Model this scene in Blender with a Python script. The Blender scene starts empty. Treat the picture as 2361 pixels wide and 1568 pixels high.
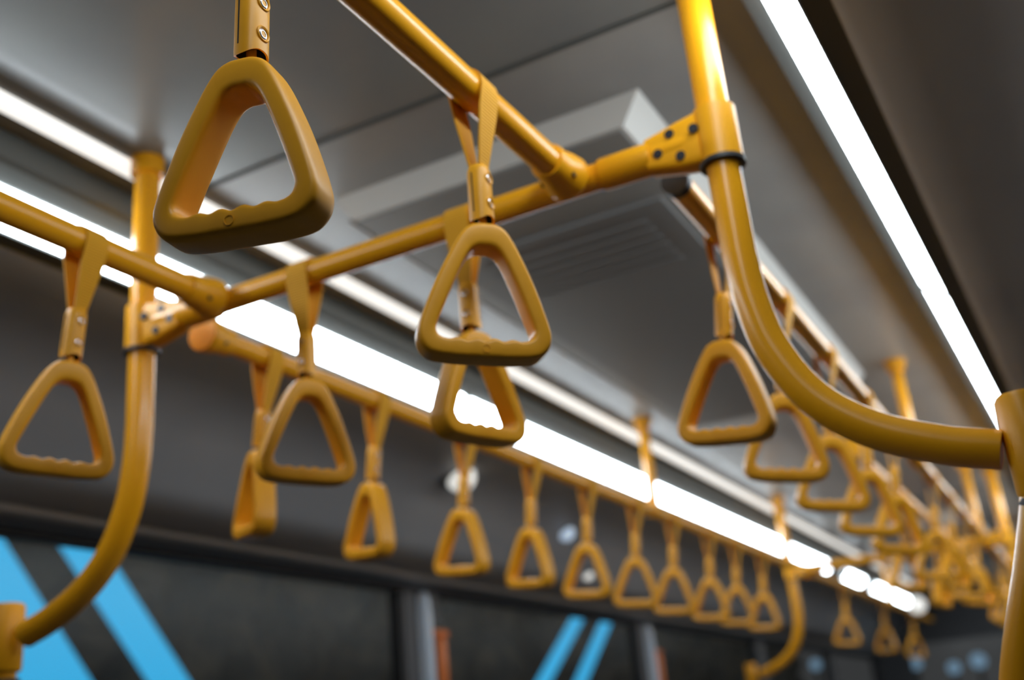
import bpy, math, random
from mathutils import Vector, Matrix
random.seed(7)
S = bpy.context.scene
COL = S.collection
V = Vector
PI = math.pi

# ------------------------------------------------------------------ materials
def mat(name, base, rough=0.5, metal=0.0, coat=0.0, emis=None, estr=0.0, bump=None, var=None, spec=None):
    m = bpy.data.materials.new(name); m.use_nodes = True
    nt = m.node_tree; b = nt.nodes['Principled BSDF']
    b.inputs['Base Color'].default_value = (*base, 1)
    b.inputs['Roughness'].default_value = rough
    b.inputs['Metallic'].default_value = metal
    b.inputs['Coat Weight'].default_value = coat
    b.inputs['Coat Roughness'].default_value = 0.12
    if spec is not None: b.inputs['Specular IOR Level'].default_value = spec
    if emis:
        b.inputs['Emission Color'].default_value = (*emis, 1)
        b.inputs['Emission Strength'].default_value = estr
    tc = nt.nodes.new('ShaderNodeTexCoord')
    if var:
        sc, c2, lo, hi = var
        n = nt.nodes.new('ShaderNodeTexNoise'); n.inputs['Scale'].default_value = sc; n.inputs['Detail'].default_value = 4
        r = nt.nodes.new('ShaderNodeValToRGB')
        r.color_ramp.elements[0].position = lo; r.color_ramp.elements[1].position = hi
        r.color_ramp.elements[0].color = (*base, 1); r.color_ramp.elements[1].color = (*c2, 1)
        nt.links.new(tc.outputs['Object'], n.inputs['Vector']); nt.links.new(n.outputs['Fac'], r.inputs['Fac'])
        nt.links.new(r.outputs['Color'], b.inputs['Base Color'])
    if bump:
        kind, sc, st, dist = bump
        bm_ = nt.nodes.new('ShaderNodeBump'); bm_.inputs['Strength'].default_value = st; bm_.inputs['Distance'].default_value = dist
        if kind == 'wave':
            w = nt.nodes.new('ShaderNodeTexWave'); w.bands_direction = 'Z'; w.inputs['Scale'].default_value = sc
            nt.links.new(tc.outputs['Object'], w.inputs['Vector']); nt.links.new(w.outputs['Fac'], bm_.inputs['Height'])
        else:
            w = nt.nodes.new('ShaderNodeTexNoise'); w.inputs['Scale'].default_value = sc
            nt.links.new(tc.outputs['Object'], w.inputs['Vector']); nt.links.new(w.outputs['Fac'], bm_.inputs['Height'])
        nt.links.new(bm_.outputs['Normal'], b.inputs['Normal'])
    return m

YB = (0.90, 0.39, 0.008)
M = dict(
    plastic=mat('yellow_plastic', (0.88, 0.39, 0.016), 0.40, spec=0.35, bump=('noise', 900, 0.05, 0.0004),
                var=(60, (0.83, 0.36, 0.014), 0.45, 0.8)),
    tube=mat('yellow_powder_coat', YB, 0.28, coat=0.12, spec=0.4),
    web=mat('yellow_webbing', (0.84, 0.38, 0.008), 0.7, bump=('wave', 85, 0.8, 0.0012)),
    clampy=mat('yellow_clamp', (0.88, 0.385, 0.006), 0.38, spec=0.4, bump=('noise', 60, 0.1, 0.0006)),
    bolt=mat('dark_bolt', (0.06, 0.06, 0.065), 0.35, metal=0.6),
    steel=mat('steel', (0.55, 0.55, 0.56), 0.22, metal=1.0),
    black=mat('black_rubber', (0.03, 0.03, 0.032), 0.55),
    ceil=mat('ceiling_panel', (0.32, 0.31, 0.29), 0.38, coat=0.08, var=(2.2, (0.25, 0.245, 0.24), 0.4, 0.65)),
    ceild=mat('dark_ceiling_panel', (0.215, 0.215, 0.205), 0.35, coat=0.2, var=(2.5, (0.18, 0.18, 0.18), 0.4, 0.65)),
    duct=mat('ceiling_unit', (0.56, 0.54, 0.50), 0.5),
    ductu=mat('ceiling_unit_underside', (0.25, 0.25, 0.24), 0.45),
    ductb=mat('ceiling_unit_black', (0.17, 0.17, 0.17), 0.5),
    edge=mat('pale_edge', (0.45, 0.45, 0.45), 0.35),
    house=mat('lamp_housing', (0.085, 0.09, 0.085), 0.55, spec=0.3),
    head=mat('header_panel', (0.28, 0.29, 0.305), 0.42, var=(1.5, (0.24, 0.25, 0.27), 0.4, 0.6)),
    wall=mat('wall_panel', (0.10, 0.10, 0.105), 0.6),
    pillar=mat('pillar_cover', (0.10, 0.11, 0.12), 0.6),
    palestrip=mat('pale_blue_strip', (0.75, 0.86, 1.0), 0.4),
    orange=mat('orange_plastic', (0.9, 0.25, 0.06), 0.4),
    floor=mat('floor_vinyl', (0.14, 0.14, 0.15), 0.6, var=(40, (0.17, 0.17, 0.18), 0.45, 0.6)),
    lamp=mat('lamp_diffuser', (0.9, 0.9, 0.9), 0.4, emis=(0.83, 0.93, 1.0), estr=17.5),
    sheen=mat('lamp_reflection_glow', (0.9, 0.9, 0.88), 0.4, emis=(0.98, 0.97, 0.93), estr=1.0),  # emission imitates the lamp mirrored in the ceiling
    spotw=mat('reading_lamp_lens', (0.8, 0.8, 0.8), 0.3, emis=(0.85, 0.85, 0.8), estr=0.8),
    spotb=mat('bluish_lamp_lens', (0.5, 0.6, 0.7), 0.3, emis=(0.42, 0.53, 0.68), estr=0.8),
    spoto=mat('orange_glow', (0.9, 0.4, 0.1), 0.3, emis=(1.0, 0.30, 0.04), estr=1.2),
    blue=mat('blue_light', (0.02, 0.1, 0.2), 0.4, emis=(0.045, 0.45, 0.82), estr=1.0),
    bulbb=mat('far_blue_lamp', (0.3, 0.4, 0.5), 0.4, emis=(0.25, 0.42, 0.6), estr=0.55),
    ground=mat('asphalt', (0.05, 0.05, 0.05), 0.9, var=(3, (0.08, 0.08, 0.08), 0.4, 0.6)),
    foliage=mat('night_foliage', (0.30, 0.31, 0.29), 0.9, var=(1.4, (0.6, 0.53, 0.40), 0.42, 0.66)),
)
def glass_mat():
    m = bpy.data.materials.new('window_glass'); m.use_nodes = True
    nt = m.node_tree; nt.nodes.clear()
    o = nt.nodes.new('ShaderNodeOutputMaterial'); mx = nt.nodes.new('ShaderNodeMixShader')
    t = nt.nodes.new('ShaderNodeBsdfTransparent'); g = nt.nodes.new('ShaderNodeBsdfGlossy')
    t.inputs['Color'].default_value = (0.93, 0.95, 0.95, 1); g.inputs['Roughness'].default_value = 0.3
    mx.inputs['Fac'].default_value = 0.02
    nt.links.new(t.outputs[0], mx.inputs[1]); nt.links.new(g.outputs[0], mx.inputs[2]); nt.links.new(mx.outputs[0], o.inputs['Surface'])
    return m
M['glass'] = glass_mat()

# ------------------------------------------------------------------ mesh helpers
class MB:
    def __init__(s): s.v = []; s.f = []
    def add(s, vs, fs):
        b = len(s.v); s.v += [tuple(p) for p in vs]; s.f += [tuple(i + b for i in f) for f in fs]; return s
    def box(s, x0, x1, y0, y1, z0, z1, bev=0.0):
        if bev <= 0:
            return s.add([(x0,y0,z0),(x1,y0,z0),(x1,y1,z0),(x0,y1,z0),(x0,y0,z1),(x1,y0,z1),(x1,y1,z1),(x0,y1,z1)],
                         [(3,2,1,0),(4,5,6,7),(0,1,5,4),(1,2,6,5),(2,3,7,6),(3,0,4,7)])
        # rounded box: superellipse section swept along z with shrunken ends
        cx, cy, hx, hy = (x0+x1)/2, (y0+y1)/2, (x1-x0)/2, (y1-y0)/2
        n = 24; rings = []
        for z, k in ((z0, bev), (z0+bev*0.3, bev*0.3), (z0+bev, 0), (z1-bev, 0), (z1-bev*0.3, bev*0.3), (z1, bev)):
            r = []
            for i in range(n):
                a = 2*PI*i/n; c, q = math.cos(a), math.sin(a)
                r.append((cx+(hx-k)*math.copysign(abs(c)**0.35, c), cy+(hy-k)*math.copysign(abs(q)**0.35, q), z))
            rings.append(r)
        return s.loft(rings)
    def loft(s, rings, cap=True, close=False):
        n = len(rings[0]); vs = [p for r in rings for p in r]; fs = []
        m = len(rings)
        for j in range(m if close else m-1):
            a, b = j*n, ((j+1) % m)*n
            for i in range(n):
                k = (i+1) % n; fs.append((a+i, a+k, b+k, b+i))
        if cap and not close:
            fs.append(tuple(range(n))[::-1]); fs.append(tuple(range((m-1)*n, m*n)))
        return s.add(vs, fs)
    def tube(s, pts, r, n=24, cap=True):
        pts = [V(p) for p in pts]; rings = []; up = None
        for i, p in enumerate(pts):
            d = (pts[min(i+1, len(pts)-1)] - pts[max(i-1, 0)]).normalized()
            if up is None:
                up = V((0,0,1)) if abs(d.z) < 0.9 else V((1,0,0))
            u = (up - d*up.dot(d)).normalized(); up = u; w = d.cross(u)
            rr = r[i] if isinstance(r, (list, tuple)) else r
            rings.append([p + (u*math.cos(2*PI*k/n) + w*math.sin(2*PI*k/n))*rr for k in range(n)])
        return s.loft(rings, cap)
    def prism(s, poly, x0, x1, segs=1):   # poly of (y,z) swept along x
        rings = [[(x0+(x1-x0)*j/segs, y, z) for y, z in poly] for j in range(segs+1)]
        return s.loft(rings)
    def sphere(s, c, r, n=16):
        rings = []
        for j in range(1, n//2):
            a = PI*j/(n//2)
            rings.append([(c[0]+r*math.sin(a)*math.cos(2*PI*i/n), c[1]+r*math.sin(a)*math.sin(2*PI*i/n), c[2]+r*math.cos(a)) for i in range(n)])
        return s.loft(rings)
    def xf(s, mtx):
        s.v = [tuple(mtx @ V(p)) for p in s.v]; return s
    def build(s, name, m, parent=None, smooth=35, label=None):
        me = bpy.data.meshes.new(name); me.from_pydata(s.v, [], s.f)
        import bmesh
        bm = bmesh.new(); bm.from_mesh(me); bmesh.ops.recalc_face_normals(bm, faces=bm.faces); bm.to_mesh(me); bm.free()
        me.materials.append(m)
        if smooth:
            me.shade_smooth(); me.set_sharp_from_angle(angle=math.radians(smooth))
        o = bpy.data.objects.new(name, me); COL.objects.link(o)
        if parent: o.parent = parent
        if label: o['label'] = label
        return o

def thing(name, loc, label, cat, group=None, rot=(0,0,0)):
    o = bpy.data.objects.new(name, None); COL.objects.link(o)
    o.location = loc; o.rotation_euler = rot; o.empty_display_size = 0.05
    o['label'] = label; o['category'] = cat
    if group: o['group'] = group
    return o
def tag(o, label, cat, group=None):
    o['label'] = label; o['category'] = cat
    if group: o['group'] = group
    return o
def struct(name, mb, m, parent=None, smooth=35):
    o = mb.build(name, m, parent, smooth)
    if not parent: o['kind'] = 'structure'
    return o
def copy_tree(o, parent=None):
    c = o.copy(); COL.objects.link(c); c.parent = parent
    for ch in list(o.children): copy_tree(ch, c)
    return c
def arc(pts, n=10):
    """catmull-rom through points"""
    P = [V(p) for p in pts]; P = [P[0]*2-P[1]] + P + [P[-1]*2-P[-2]]; out = []
    for i in range(1, len(P)-2):
        a, b, c, d = P[i-1:i+3]
        for k in range(n):
            t = k/n
            out.append(0.5*((2*b)+(c-a)*t+(2*a-5*b+4*c-d)*t*t+(-a+3*b-3*c+d)*t**3))
    out.append(P[-2]); return out

# ------------------------------------------------------------------ key dimensions (metres, z up, x along the bus, y to the left)
CZ = 1.35                      # eye height
C = 0.75                       # lateral centre line of the bus
RZ = CZ + 0.678                # rail height
RR = 0.0180                    # rail tube radius
PR = 0.0200                    # pole tube radius
CEIL = CZ + 0.985
X0, X1 = -2.5, 11.0            # bus interior ends
WH = 1.17                      # half width

# ------------------------------------------------------------------ hanging strap
def ring_pts():
    out = [(0,0),(.010,-.0008),(.0190,-.0055),(.0270,-.0165),(.0365,-.036),(.0475,-.062),(.0570,-.089),(.0640,-.112),
           (.0660,-.125),(.0630,-.137),(.0540,-.146),(.038,-.1492),(.019,-.150),(0,-.150)]
    inn = [(0,-.0280),(.0070,-.0285),(.0140,-.0330),(.0200,-.0430),(.0260,-.0570),(.0335,-.0760),(.0405,-.0950),(.0462,-.1110),
           (.0480,-.1190),(.0460,-.1255),(.0400,-.1290),(.030,-.1300),(.015,-.1303),(0,-.1303)]
    def full(h):
        pts = [V((x, 0, z)) for x, z in h] + [V((-x, 0, z)) for x, z in h[-2:0:-1]]
        n = len(pts); res = []
        for i in range(n):
            a, b, c, d = pts[i-1], pts[i], pts[(i+1) % n], pts[(i+2) % n]
            for k in range(6):
                t = k/6
                res.append(0.5*((2*b)+(c-a)*t+(2*a-5*b+4*c-d)*t*t+(-a+3*b-3*c+d)*t**3))
        return res
    return full(out), full(inn)
def ring_mesh():
    O, I = ring_pts(); rings = []; D = 0.0175; n = 36
    for o, i in zip(O, I):
        i = i.copy()
        if i.z < -.118 and abs(i.x) < .040:
            w = math.cos(i.x/.040*PI/2)**0.5
            i.z += .0032*w*(0.5-0.5*math.cos((i.x+.036)/.018*2*PI))
        o = V((o.x*1.035, 0, o.z*.985)); i = V((i.x*1.035, 0, i.z*.985))
        c = (o+i)/2; h = (o-i)/2; r = []
        for k in range(n):
            a = 2*PI*k/n; q, s_ = math.cos(a), math.sin(a)
            u = math.copysign(abs(q)**0.42, q); v = math.copysign(abs(s_)**0.42, s_)
            r.append(c + h*u + V((0, D*v, 0)))
        rings.append(r)
    mb = MB(); mb.loft(rings, close=True)
    # mould vent mark on the grip
    mb2 = []
    return mb
def ribbon(path, widths, th):
    mb = MB(); rings = []
    for i, p in enumerate(path):
        d = (V(path[min(i+1, len(path)-1)]) - V(path[max(i-1, 0)])).normalized()
        nrm = V((0, -d.z, d.y)); w = widths[i]/2; p = V(p)
        rings.append([p+V((w,0,0))+nrm*th/2, p+V((-w,0,0))+nrm*th/2, p+V((-w,0,0))-nrm*th/2, p+V((w,0,0))-nrm*th/2])
    return mb.loft(rings)

def make_strap():
    root = thing('hanging_strap', (0,0,0), '', 'hand strap')
    # strap: loop around the rail (rail axis = local x)
    path = []; wid = []
    rr = .0207
    for k in range(9):
        t = k/8; path.append((0, -.0045 - (rr-.0045)*t, -.101+(.097)*t)); wid.append(.017+.019*min(1, t*1.35))
    for k in range(1, 12):
        a = PI - PI*k/12; path.append((0, rr*math.cos(a), rr*math.sin(a))); wid.append(.036)
    for k in range(8, -1, -1):
        t = k/8; path.append((0, .0045 + (rr-.0045)*t, -.101+(.097)*t)); wid.append(.017+.019*min(1, t*1.35))
    ribbon(path, wid, .0022).build('strap_webbing', M['web'], root, smooth=50)
    # sleeve: hollow two-shell clamp
    mb = MB(); n = 32; rings = []
    def sec(z, k, dz=0.0):
        r = []
        for i in range(n):
            a = 2*PI*i/n; c, s_ = math.cos(a), math.sin(a)
            x = .0135*k*math.copysign(abs(c)**0.75, c); y = .0118*k*math.copysign(abs(s_)**0.85, s_)
            # lower rim is cut in an arch: deeper at the two narrow sides
            r.append((x, y, z + dz*(abs(x)/.0135)**2))
        return r
    mb.loft([sec(-.0905,.35), sec(-.0910,.60), sec(-.0928,.80), sec(-.097,.93), sec(-.102,.99), sec(-.125,1.0), sec(-.149,1.0,-.006),
             sec(-.153,.99,-.006), sec(-.153,.86,-.006), sec(-.141,.84), sec(-.121,.80), sec(-.120,.1)])
    sl = mb.build('sleeve', M['plastic'], root, smooth=40)
    MB().loft([sec(-.1535,.835,-.006), sec(-.141,.82), sec(-.1225,.78), sec(-.1215,.1)], cap=False).build('shade_lining', M['black'], sl)  # black liner stands in for the shade inside the hollow sleeve
    for sx in (1, -1): MB().box(sx*.0131-.0006, sx*.0131+.0006, .0012, .0024, -.149, -.103).build('seam', M['bolt'], sl)
    for z in (-.109, -.138):
        r_ = MB(); T = Matrix.Translation((0, -.0112, z)) @ Matrix.Rotation(PI/2, 4, 'X')
        prof = [(.0072,-.0015),(.0072,.0008),(.0064,.0015),(.0053,.0010),(.0050,-.0008)]
        r_.loft([[(r*math.cos(2*PI*i/20), r*math.sin(2*PI*i/20), h) for i in range(20)] for r, h in prof], cap=False)
        r_.xf(T).build('screw_rim', M['plastic'], sl)
        b = MB(); prof = [(.0050,-.0008),(.0048,.0003),(.0039,.0009),(.0029,.0009),(.0026,.0002),(.0023,-.0010)]
        b.loft([[(r*math.cos(2*PI*i/(20)), r*math.sin(2*PI*i/20), h) for i in range(20)] for r, h in prof])
        b.xf(T).build('screw', M['steel'], sl)
    # link between sleeve and ring
    MB().tube([(0,0,-.121),(0,0,-.170)], .0042, 12).build('link', M['plastic'], root)
    rg = ring_mesh().build('handle', M['plastic'], root, smooth=0); rg.location = (0, 0, -.1635)
    rg.data.shade_smooth()
    mk = MB(); mk.loft([[(r*math.cos(2*PI*i/20), y_, -.1385+r*math.sin(2*PI*i/20)) for i in range(20)] for r, y_ in ((.0042,.0165),(.0042,.0180),(.0036,.0180),(.0033,.0172))])
    mk.v = [(x, sg*y, z) for x, y, z in mk.v for sg in (-1,)]
    mk.build('mould_mark', M['plastic'], rg)
    return root

PROTO = make_strap()
first = [True]
def hang(x, y, ring_yaw, label, group=None, lean=7.0, across=False, swing=0.0, roll=0.0, rlean=None):
    if rlean is None: rlean = lean
    """ring_yaw: direction of the ring's width, degrees from 'right' (-y) towards forward (+x)"""
    r = PROTO if first[0] else copy_tree(PROTO)
    first[0] = False
    r.location = (x, y, RZ)
    base = -90.0 if across else 0.0      # local x lies along the rail
    # lean: swing about the rail axis
    yaw = math.radians(base)
    R = Matrix.Rotation(yaw, 4, 'Z') @ Matrix.Rotation(math.radians(swing if across else lean), 4, 'X')
    r.rotation_euler = R.to_euler()
    r['label'] = label
    if group: r['group'] = group
    for ch in r.children:
        if ch.name.split('.')[0] in ('handle',):
            # world direction of ring width: angle measured ccw from +x : right = -90
            W = Matrix.Rotation(math.radians(rlean), 4, 'X') @ Matrix.Rotation(math.radians(-90+ring_yaw), 4, 'Z') @ Matrix.Rotation(math.radians(-roll), 4, 'Y')
            ch.rotation_euler = (R.inverted() @ W).to_euler()
    return r

hang(.5535, .468, 10, 'nearest yellow hand strap, large sharply focused triangular handle at upper left', lean=2, rlean=4)
hang(.906, .4635, 40, 'yellow hand strap on the dark-sided diagonal rail, second nearest, at the centre of the photo', lean=1, rlean=5)
hang(.905, 1.055, 65, 'brownish yellow hand strap at the left edge on the lower left rail', lean=7)
hang(1.162, .897, 58, 'yellow hand strap hanging from the crossbar in front of the bright lamp', across=True, rlean=3)
hang(1.162, .628, 70, 'yellow hand strap on the crossbar seen through the central triangular handle', across=True, rlean=0)
ordn = ['first', 'second', 'third', 'fourth', 'fifth', 'sixth', 'seventh', 'eighth', 'ninth', 'tenth', 'eleventh']
ly = [148, -22, -8, -14, -2, 12, 8, 2, 10, -4]
lx = [1.395, 1.725, 2.075, 2.405, 2.745, 3.10, 3.43, 3.81, 4.13, 4.50]
for i, (x, a) in enumerate(zip(lx, ly)):
    lb = {0: 'yellow hand strap turned edge-on, nearest on the rail below the left lamp'}.get(i,
         '%s yellow hand strap from the near end of the rail below the left lamp' % ordn[i])
    hang(x, 1.16, a, lb, 'straps on the left far rail', lean=7)
rx = [1.435, 1.755, 2.10, 2.48, 2.84, 3.55, 3.95, 4.35, 4.7]
ra = [-4, 24, 26, 30, 40, 20, 60, -20, 30]
for i, (x, a) in enumerate(zip(rx, ra)):
    lb = {0: 'yellow hand strap beside the right pole, nearest on the right far rail'}.get(i,
         '%s yellow hand strap from the near end of the right far rail' % ordn[i])
    hang(x, .348, a, lb, 'straps on the right far rail', lean=8)
for i in range(3):
    hang(6.1+1.15*i, 1.16, random.uniform(-30, 60), 'tiny blurred yellow hand strap at the far end, left rail', 'straps beyond the far crossbar on the left')
for i in range(6):
    hang(5.75+.36*i, .348, random.uniform(-30, 60), 'tiny blurred yellow hand strap at the far end, right rail', 'straps beyond the far crossbar on the right')
for i, x in enumerate((3.75, 4.55)):
    hang(x, .475, 50+30*i, ['near', 'far'][i]+' yellow hand strap on the short inner right rail', 'straps on the inner right rail')

# ------------------------------------------------------------------ rails and poles
def socket(parent, p, d, L=.062, r=.0235, name='clamp_socket', flare=1.0):
    """short thicker sleeve round a tube starting at p in direction d, with two bolts"""
    p, d = V(p), V(d).normalized()
    m = MB(); m.tube([p, p+d*.004, p+d*.022, p+d*.040, p+d*(L-.004), p+d*L], [r*.93*flare, r*flare, r*(1+(flare-1)*.7), r*1.02, r, r*.93], 28)
    c = m.build(name, M['clampy'], parent)
    side = d.cross(V((0,0,1))).normalized()
    if side.length < .5: side = V((0,1,0))
    for sgn in (1, -1):
        q = p+d*L*.5+V((0,0,-1))*r*.55+side*sgn*r*.82
        MB().tube([q, q+(side*sgn)*.004], .0042, 12).build('bolt', M['bolt'], c)
    return c
def long_rail(x0, x1, y, label, sock0=True, sock1=True, r=RR):
    root = thing('grab_rail', ((x0+x1)/2, y, RZ), label, 'grab rail')
    h = (x1-x0)/2
    MB().tube([(-h,0,0),(h,0,0)], r, 32).build('tube', M['tube'], root)
    if not sock0: MB().tube([(-h-.003,0,0),(-h+.012,0,0)], r+.0012, 24).build('end_cap', M['black'], root)
    if sock0: socket(root, (-h-.004,0,0), (1,0,0), flare=1.32)
    if sock1: socket(root, (h+.004,0,0), (-1,0,0), flare=1.32)
    return root
CX = 1.162
def HWD(s): return .468 if s > 0 else .485
def crossbar(x, label):
    root = thing('crossbar', (x, C, RZ), label, 'grab rail')
    MB().tube([(0,-HWD(-1)+PR,0),(0,HWD(1)-PR,0)], RR, 32).build('tube', M['tube'], root)
    for s in (1, -1):
        q_ = HWD(s); e = .485-q_
        # thicker sleeve near pole + flat bracket with four bolts + collar
        m = MB(); m.tube([(0,s*(.330-e),0),(0,s*(.334-e),0),(0,s*(.396-e),0),(0,s*(.400-e),0)], [.0205,.0215,.0215,.0205], 28)
        m.build('sleeve', M['clampy'], root)
        b = MB()
        prof = [(.396,.0225),(.404,.0245),(.44,.033),(.462,.036),(.4655,.036)]
        rings = []
        for yy, hz in prof:
            t = .0165 if yy < .46 else .019
            ring = []
            for i in range(24):
                a = 2*PI*i/24; c_, q = math.cos(a), math.sin(a)
                ring.append((t*math.copysign(abs(c_)**.4, c_), s*(yy-e), hz*math.copysign(abs(q)**.4, q)))
            rings.append(ring)
        b.loft(rings)
        hol = [(PR*1.02+.0008, -.036), (.0262, -.036), (.0262, .036), (PR*1.02+.0008, .036)]
        b.loft([[(r*math.cos(2*PI*i/32), s*q_+r*math.sin(2*PI*i/32), z) for i in range(32)] for r, z in hol], close=True)
        br = b.build('pole_bracket', M['clampy'], root)
        for (yy, zz) in ((.412,-.006),(.430,.016),(.440,-.018),(.462,.010)):
            k = MB()
            x_ = -.0168 if yy < .455 else -.0215
            k.tube([(x_+.004, s*(yy-e), zz), (x_-.0012, s*(yy-e), zz)], .0062, 16)
            k.build('bolt', M['bolt'], br)
        MB().loft([[(r*math.cos(2*PI*i/32), s*q_+r*math.sin(2*PI*i/32), z) for i in range(32)] for r, z in ((.0212,-.0415),(.0278,-.0415),(.0278,-.0362),(.0212,-.0362))], close=True).build('rubber_ring', M['black'], root)
    return root
crossbar(CX, 'yellow crossbar between the two near bent poles, rising to the right')
crossbar(5.2, 'blurred yellow crossbar at the far end of the aisle')

def stanchion(x, side, label):
    """pole from the ceiling, bending outward to a seat-side post; side=+1 left, -1 right"""
    root = thing('bent_pole', (x, C+side*HWD(side), 0), label, 'pole')
    pts = [(0,0,CEIL), (0,0,2.1), (0,0,1.92)] + arc([(0,0,1.87),(0,side*.004,1.81),(0,side*.018,1.745),(0,side*.052,1.68),(0,side*.105,1.633),(0,side*.17,1.602),
            (0,side*.222,1.586)], 6)
    MB().tube(pts, PR*1.02, 36).build('tube', M['tube'], root)
    MB().tube([(0,0,CEIL-.03),(0,0,CEIL)], .027, 32).build('ceiling_flange', M['clampy'], root)
    return root
def post(x, side, label, lean=0.0):
    y = C+side*.735
    root = thing('seat_post', (x, y, 0), label, 'pole')
    # lean > 0 : lower part comes inward to the aisle, then runs straight down
    pts = arc([(0,0,1.625),(0,0,1.56),(0,-side*lean*.35,1.48),(0,-side*lean,1.36),(0,-side*lean*1.25,1.25),(0,-side*lean*1.25,.9),(0,-side*lean*1.25,0)], 6)
    MB().tube(pts, .0185, 32).build('tube', M['tube'], root)
    MB().tube([(0,0,1.535),(0,0,1.540),(0,0,1.632),(0,0,1.637)], [.0235,.0255,.0255,.0225], 32).build('clamp_socket', M['clampy'], root)
    MB().tube([(0,-side*lean*.08,1.518),(0,-side*lean*.03,1.524)], .0245, 28).build('rubber_ring', M['black'], root)
    return root
stanchion(CX, 1, 'yellow bent pole at the left, curving down to the lower left corner')
stanchion(CX, -1, 'thick yellow bent pole at the right, curving to the right edge')
stanchion(5.2, 1, 'blurred yellow bent pole at the far end, left of the aisle')
stanchion(5.2, -1, 'blurred yellow bent pole at the far end, right of the aisle')
post(CX, 1, 'brown yellow upright post in the lower left corner', 0.0)
post(CX, -1, 'dark yellow upright post along the lower right edge with a bright edge glint', .066)
post(5.2, 1, 'thin blurred yellow upright post under the far left bent pole', 0.0)
post(5.2, -1, 'thin blurred yellow upright post under the far right bent pole', 0.0)

gap = .0
long_rail(X0+.4, CX-.021, 1.055, 'yellow rail at the left edge running to the crossbar, below the left lamp', r=.0192)
dr = long_rail(X0+.4, CX-.021, .4815, 'yellow diagonal rail with dark underside at top centre, carrying the nearest strap', r=.0190)
dr.rotation_euler = (0, 0, -.013)
def offset_bracket(parent, x, y0, y1):
    MB().tube([(x, y0, 0), (x, y1, 0)], .0135, 20).build('side_bracket', M['clampy'], parent)
r = long_rail(CX+.075, 4.93, 1.16, 'long yellow rail with many straps below the left lamp', True, False)
r = long_rail(CX+.075, 4.93, .348, 'long yellow rail on the right behind the bent pole, running to the far end', False, False)
long_rail(2.95, 5.179, .475, 'short inner yellow rail at the right, below and beside the long right rail', True, True)
long_rail(5.28, 9.3, 1.16, 'faint blurred yellow rail at the far end, left side', True, False)
long_rail(5.28, 9.3, .348, 'faint blurred yellow rail at the far end, right side', True, False)
# ceiling hangers
def hanger(x, y, label):
    root = thing('ceiling_hanger', (x, y, RZ), label, 'rail hanger', 'hangers holding the long rails')
    MB().tube([(0,0,RR-.002),(0,0,CEIL-RZ)], .0165, 24).build('tube', M['tube'], root)
    MB().tube([(0,0,CEIL-RZ-.03),(0,0,CEIL-RZ-.004),(0,0,CEIL-RZ)], [.026,.030,.034], 24).build('ceiling_flange', M['clampy'], root)
    m = MB(); m.tube([(-.03,0,0),(.03,0,0)], .0225, 24); m.build('clamp_socket', M['clampy'], root)
    return root
hanger(3.27, 1.16, 'yellow hanger from ceiling to left far rail, crossing the pale strip at centre right')
hanger(4.96, 1.16, 'second yellow hanger from ceiling to left far rail, farther away')
hanger(3.27, .348, 'bright yellow hanger from the ceiling above the right end of the bent pole')
hanger(4.96, .348, 'far yellow hanger from ceiling to the right far rail')
hanger(7.6, 1.16, 'tiny far yellow hanger at the end of the left rail')
hanger(7.6, .348, 'tiny far yellow hanger at the end of the right rail')

# ------------------------------------------------------------------ ceiling, lamps, panels
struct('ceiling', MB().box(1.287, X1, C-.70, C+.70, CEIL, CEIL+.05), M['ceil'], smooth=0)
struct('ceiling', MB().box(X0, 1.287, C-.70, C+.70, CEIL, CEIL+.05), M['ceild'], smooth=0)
struct('trim_1', MB().box(1.283, 1.291, C-.585, C+.585, CEIL-.003, CEIL+.001), M['house'], smooth=0)
struct('trim_2', MB().box(5.60, 5.608, C-.585, C+.585, CEIL-.003, CEIL+.001), M['house'], smooth=0)
def toe(o, s):
    # the right-hand lamp line and its header run very slightly outward towards the far end
    if s < 0:
        P = Matrix.Translation((1.2, .166, 0))
        o.matrix_basis = P @ Matrix.Rotation(-.02, 4, 'Z') @ P.inverted() @ o.matrix_basis
    return o
def side(poly, s): return [(C+s*o, CZ+u) for o, u in poly]
LA, LB = (.563,.878), (.606,.832)
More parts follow.
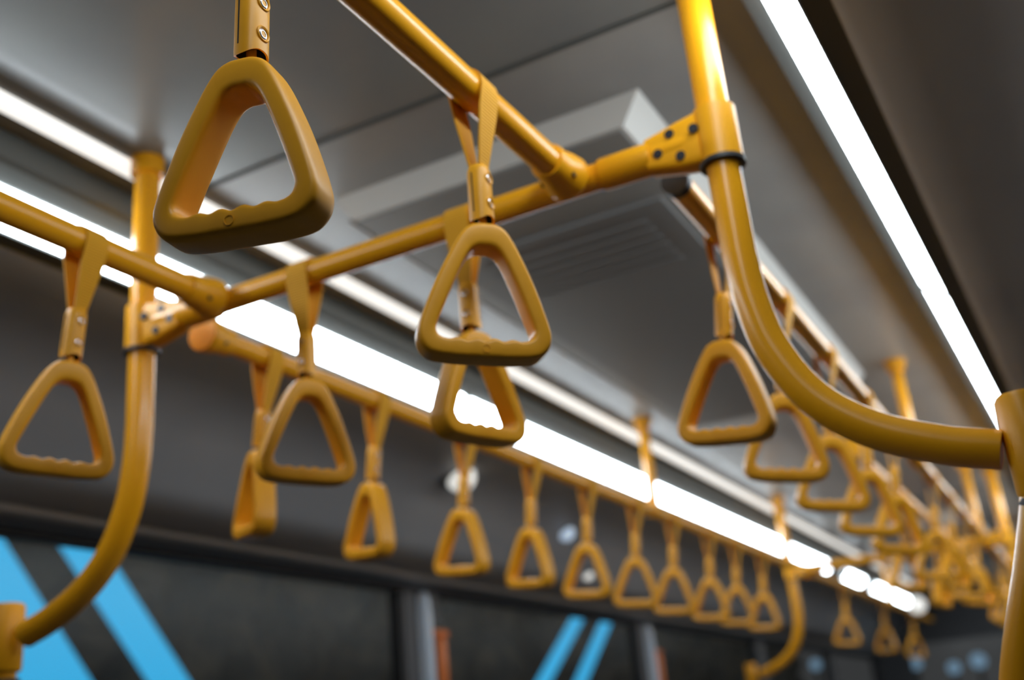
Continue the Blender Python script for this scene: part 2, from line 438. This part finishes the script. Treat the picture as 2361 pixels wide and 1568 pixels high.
for s, nm in ((1,'left'), (-1,'right')):
    # cove housing that carries the lamps
    toe(struct('trim_%d' % (3 if s > 0 else 4), MB().prism(side([(.5625,.8835),(.548,.893),(.536,.899),(.532,.909),(.572,.985),(.60,1.02),(.66,1.02),(.646,.830),(.616,.830),(.611,.8285),(.6083,.830),(.6083,.8365),(.600,.860),(.580,.885)], s), X0, X1), M['house']), s)
    mods = [(-.30 if s > 0 else .12, 2.37), (2.376, 6.70), (7.12, 7.70), (8.05, 9.9)]
    for i, (a, b) in enumerate(mods):
        where = {0: 'nearest', 1: 'second', 2: 'third', 3: 'farthest'}[i]
        t = thing('ceiling_lamp', (a, 0, 0), '%s section of the long white %s lamp under the ceiling edge' % (where, nm), 'ceiling lamp')
        poly = side([LA, (.566,.8665), (.580,.8495), (.594,.8355), LB, (.6075,.8365), (.5655,.8825)], s)
        toe(t, s)
        MB().prism(poly, .006, b-a-.006, max(1, int((b-a)/.5))).build('diffuser', M['lamp'], t, smooth=60)
        for xx in (0, b-a-.006):
            MB().prism(side([(.559,.882),(.564,.865),(.579,.848),(.593,.834),(.607,.830),(.609,.836),(.567,.884)], s), xx, xx+.006).build('end_cap', M['house'], t)
    # added glow strip standing in for the lamp's reflection in the glossy ceiling
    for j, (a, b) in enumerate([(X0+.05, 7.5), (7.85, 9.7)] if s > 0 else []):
        o = MB().prism(side([(.489,.9855),(.491,.979),(.500,.976),(.520,.976),(.529,.979),(.531,.9855)], s), a, b, 12).build('lamp_reflection', M['sheen'])
        tag(o, '%s pale added glow strip for the ceiling reflection of the %s lamp' % (['near', 'far'][j], nm), 'reflection strip')
# header panels
hp = [(.646,.828),(.665,.820),(.72,.812),(.80,.802),(.90,.775),(.955,.715),(1.00,.630),(1.06,.560),(1.12,.530),(WH,.525),(WH+.05,.525),(WH+.05,1.02),(.646,1.02)]
for s, nm in ((1,'left'), (-1,'right')):
    toe(struct('trim_%d' % (5 if s > 0 else 6), MB().prism(side(hp, s), X0, X1), M['head']), s)
struct('trim_7', MB().prism(side([(1.082,.548),(1.088,.538),(1.10,.533),(1.103,.540),(1.09,.551)], 1), X0, X1), M['edge'])

# ceiling unit
t = thing('ceiling_unit', (1.46, C, CEIL), 'shallow ceiling ventilation unit with pale lit right edge and black underside', 'ceiling unit')
dz = -.056
def frus(x0, x1, xb, w0, w1, z0, z1):
    return MB().add([(x0,-w0,z0),(x1,-w0,z0),(x1,w0,z0),(x0,w0,z0),(x0+xb,-w1,z1),(x1-xb,-w1,z1),(x1-xb,w1,z1),(x0+xb,w1,z1)],
                    [(3,2,1,0),(4,5,6,7),(0,1,5,4),(1,2,6,5),(2,3,7,6),(3,0,4,7)])
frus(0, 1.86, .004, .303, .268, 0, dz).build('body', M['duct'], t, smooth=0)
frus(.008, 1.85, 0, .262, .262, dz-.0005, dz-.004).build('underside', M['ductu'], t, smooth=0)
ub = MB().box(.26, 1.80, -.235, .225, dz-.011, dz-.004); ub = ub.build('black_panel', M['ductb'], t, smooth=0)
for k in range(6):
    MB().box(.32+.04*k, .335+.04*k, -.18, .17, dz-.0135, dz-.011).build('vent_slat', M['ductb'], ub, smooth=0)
MB().box(0, 2.6, .270, .279, dz-.002, dz+.004).build('edge_trim', M['edge'], t, smooth=0, label='pale thin edge line')
t = thing('ceiling_unit', (6.2, C, CEIL), 'second ceiling ventilation unit, far and blurred', 'ceiling unit')
frus(0, 1.86, .004, .303, .268, 0, dz).build('body', M['duct'], t, smooth=0)
frus(.008, 1.85, 0, .262, .262, dz-.0005, dz-.004).build('underside', M['ductu'], t, smooth=0)

# round lamps on the header, plus one added glow for a reflection
def spot(x, y, z, r, m, label):
    root = thing('reading_lamp', (x, y, z), label, 'reading lamp')
    d = V((0, -.5, -.85)).normalized()
    MB().tube([-d*.03, V((0,0,0)), d*.006], [r*1.25, r*1.25, r*1.12], 24).build('bezel', M['house'], root)
    MB().sphere(d*.006, r, 20).build('lens', m, root)
    return root
spot(2.78, 1.585, 2.143, .046, M['spotw'], 'blurred round white lamp on the left header behind the fourth row of straps')
spot(3.70, 1.675, 2.105, .032, M['spotb'], 'blurred round bluish lamp on the left header right of the white one')
spot(4.02, 1.745, 1.987, .020, M['spotw'], 'small added white glow for a lamp reflection, seen through a small strap handle')  # lamp shape reused as an added glow for a streak of reflected light

# ------------------------------------------------------------------ walls, windows, floor
YL, YR = C+WH, C-WH
ZT = CZ+.525; ZB = .85
pil = [-.92, 1.10, 3.05, 5.04, 7.03, 9.02]
pw = .20
struct('floor', MB().box(X0, X1, YR-.05, YL+.05, -.06, 0), M['floor'], smooth=0)
for s, nm, y in ((1,'left',YL), (-1,'right',YR)):
    y0, y1 = (y, y+.05) if s > 0 else (y-.05, y)
    mb = MB().box(X0, X1, y0, y1, 0, ZB)
    e = [X0] + pil + [X1]
    for p in pil: mb.box(p-pw/2, p+pw/2, y0, y1, ZB, ZT)
    mb.box(X0, X0+.1, y0, y1, ZB, ZT); mb.box(X1-.1, X1, y0, y1, ZB, ZT)
    struct('wall_'+nm, mb, M['wall'], smooth=0)
    for i in range(len(e)-1):
        a = e[i] + (.1 if i == 0 else pw/2); b = e[i+1] - (.1 if i == len(e)-2 else pw/2)
        k = i+1+(7 if s < 0 else 0)
        w = thing('window_%d' % k, ((a+b)/2, (y0+y1)/2, ZB), 'x', 'x'); 
        for kk in ('label', 'category'): del w[kk]
        w['kind'] = 'structure'
        h = (b-a)/2; H = ZT-ZB
        MB().box(-h, h, -.004, .004, 0, H).build('pane', M['glass'], w, smooth=0)
        f = MB().box(-h, -h+.02, -.02, .02, 0, H).box(h-.02, h, -.02, .02, 0, H).box(-h+.02, h-.02, -.02, .02, 0, .03).box(-h+.02, h-.02, -.02, .02, H-.012, H)
        f.build('window_frame', M['black'], w, smooth=0)
struct('wall_back', MB().box(X0-.05, X0, YR-.05, YL+.05, 0, CEIL+.05), M['wall'], smooth=0)
eb = MB().box(X1, X1+.05, YR-.05, YL+.05, 0, 1.0).box(X1, X1+.05, YR-.05, YL+.05, 1.95, CEIL+.05).box(X1, X1+.05, YR-.05, YR+.3, 1.0, 1.95).box(X1, X1+.05, YL-.3, YL+.05, 1.0, 1.95)
struct('wall_front', eb, M['wall'], smooth=0)
w = bpy.data.objects.new('window_15', None); COL.objects.link(w); w.location = (X1+.025, C, 1.0); w['kind'] = 'structure'
MB().box(-.004, .004, -WH+.3, WH-.3, 0, .95).build('pane', M['glass'], w, smooth=0)

# pale covers and orange hammers on the left pillars
for i, x in enumerate((3.02, 5.01)):
    wh = ['nearer', 'farther'][i]
    t = thing('pillar_strip', (x+.03, YL, 1.0), 'pale blue upright strip on the %s window pillar, bottom of the photo' % wh, 'pillar strip')
    rings = [[(wd*q, yy*p, z) for q, p in ((-1,0),(-.8,.8),(-.4,1),(.4,1),(.8,.8),(1,0))] for z, wd, yy in ((0,.021,-.035),(.60,.021,-.035),(.78,.020,-.034),(.84,.016,-.030),(.865,.008,-.02))]
    MB().loft(rings).build('strip', M['palestrip'], t)
    t = thing('emergency_hammer', (x+.105, YL-.020, 1.64), 'orange emergency hammer beside the %s pale pillar strip' % wh, 'emergency hammer')
    MB().box(-.018, .018, -.014, .014, -.09, .08, .008).build('handle', M['orange'], t)
    MB().tube([(-.035,0,.095),(.035,0,.095)], .013, 16).build('head', M['orange'], t)
    MB().box(-.024, .024, .014, .019, -.10, .12, 0).build('holder', M['house'], t)

# far end: white lamp, and added orange glows standing in for reflections
far = [(7.0, .928, 1.953, 'spotw', .050, 'white blurred round lamp hanging at the far end near the last lamp section'),
       (7.0, .80, 1.990, 'spoto', .030, 'added orange glow for a reflection at the far end, right of the white one'),
       (7.0, .510, 1.948, 'spoto', .030, 'added orange glow for a reflection at the far end, beside the right edge post')]
for x, y, z, m, r, lb in far:
    root = thing('far_glow', (x, y, z), lb, 'far glow')
    MB().sphere((0,0,0), r, 20).build('lens', M[m], root)  # a lens for the white lamp only; the orange ones are added glow balls
    MB().tube([(0,0,r*.9),(0,0,CEIL-z+.002)], .008, 10).build('stem', M['house'], root)

# ------------------------------------------------------------------ outside
struct('ground', MB().box(-20, 60, -30, 40, -.5, -.45), M['ground'], smooth=0)
o = MB()
rings = []
mbf = MB()
random.seed(3)
nx, nz = 90, 14
vs = []; fs = []
for j in range(nz+1):
    for i in range(nx+1):
        x = -6+60*i/nx; z = -.5+9*j/nz
        vs.append((x, 13+random.uniform(-.5,.5)+(.4*j/nz), z))
for j in range(nz):
    for i in range(nx):
        a = j*(nx+1)+i; fs.append((a, a+1, a+nx+2, a+nx+1))
n0 = len(vs)
vs += [(x, y+1.5, z) for x, y, z in vs]
fs += [tuple(n0+k for k in f[::-1]) for f in fs]
hd = mbf.add(vs, fs).build('hedge', M['foliage'], None, smooth=0)
tag(hd, 'dark mottled row of night foliage beyond the left windows', 'foliage')
def beam(p0, p1, w, label):
    """slanted glowing beam standing in the plane y=5; p=(x,z), w = horizontal width"""
    t = MB(); d = .03
    (xa, za), (xb, zb) = p0, p1
    t.add([(xa-w/2,5-d/2,za),(xa+w/2,5-d/2,za),(xa+w/2,5+d/2,za),(xa-w/2,5+d/2,za),(xb-w/2,5-d/2,zb),(xb+w/2,5-d/2,zb),(xb+w/2,5+d/2,zb),(xb-w/2,5+d/2,zb)],
          [(3,2,1,0),(4,5,6,7),(0,1,5,4),(1,2,6,5),(2,3,7,6),(3,0,4,7)])
    o = t.build('light_beam', M['blue'], None, smooth=0)
    tag(o, label, 'light beam')
def ln(x0, z0, x1, z1, z): return x0+(x1-x0)*(z-z0)/(z1-z0)
for (x0, z0, x1, z1, w, lb) in [
    (3.841-.36, 2.682, 4.493-.36, 1.942, .66, 'broad bright blue slanting beam outside, leftmost'),
    (4.325, 2.72, 5.06, 1.947, .32, 'bright blue slanting beam outside, second from the left'),
    (11.10, 2.637, 10.157, 2.0, .26, 'thin blue beam leaning right outside, left of the pair'),
    (11.873, 2.631, 11.043, 2.009, .25, 'thin blue beam leaning right outside, right of the pair')]:
    beam((ln(x0,z0,x1,z1,1.0), 1.0), (ln(x0,z0,x1,z1,3.0), 3.0), w, lb)
# faint far street lamps seen through the front window and the far left windows
for i, (x, y, z, r, m) in enumerate([(19, 2.74, 2.098, .10, 'bulbb'), (19, 2.18, 1.967, .10, 'bulbb'), (19, 1.80, 2.03, .12, 'bulbb'), (19, 4.316, 2.26, .09, 'bulbb')]):
    root = thing('street_lamp', (x, y, -.45), 'faint far bluish street lamp outside, %s' % ['second from the left of four', 'third from the left of four', 'rightmost of four', 'leftmost of four'][i], 'street lamp')
    MB().sphere((0,0,z+.45), r, 14).build('globe', M[m], root)
    MB().tube([(0,0,0),(0,0,z+.45-r*.9)], .03, 10).build('mast', M['house'], root)

# ------------------------------------------------------------------ world, camera
w = bpy.data.worlds.new('night'); S.world = w; w.use_nodes = True
bg = w.node_tree.nodes['Background']
bg.inputs['Color'].default_value = (0.042, 0.042, 0.043, 1); bg.inputs['Strength'].default_value = 1.0

cam = bpy.data.cameras.new('camera'); co = bpy.data.objects.new('camera', cam); COL.objects.link(co)
cam.sensor_width = 36; cam.sensor_fit = 'HORIZONTAL'; cam.lens = 2500/2361*36
Fw = (0.46978812, 0.27391719, 0.83920707); Lf = (-0.87808474, 0.24290381, 0.41226803); Up = (-0.0909193, -0.93057354, 0.35463583)
r0 = V((Fw[0], Lf[0], Up[0])); dn = V((Fw[1], Lf[1], Up[1])); vw = V((Fw[2], Lf[2], Up[2]))
R = Matrix((r0, -dn, -vw)).transposed().to_4x4()
co.matrix_world = Matrix.Translation((0, 0, CZ)) @ R
cam.dof.use_dof = True; cam.dof.focus_distance = .87; cam.dof.aperture_fstop = 3.2
cam.clip_start = .05
S.camera = co
S.view_settings.view_transform = 'Standard'; S.view_settings.look = 'None'
S.view_settings.exposure = 0.0; S.view_settings.gamma = 1.0
S.cycles.use_denoising = True
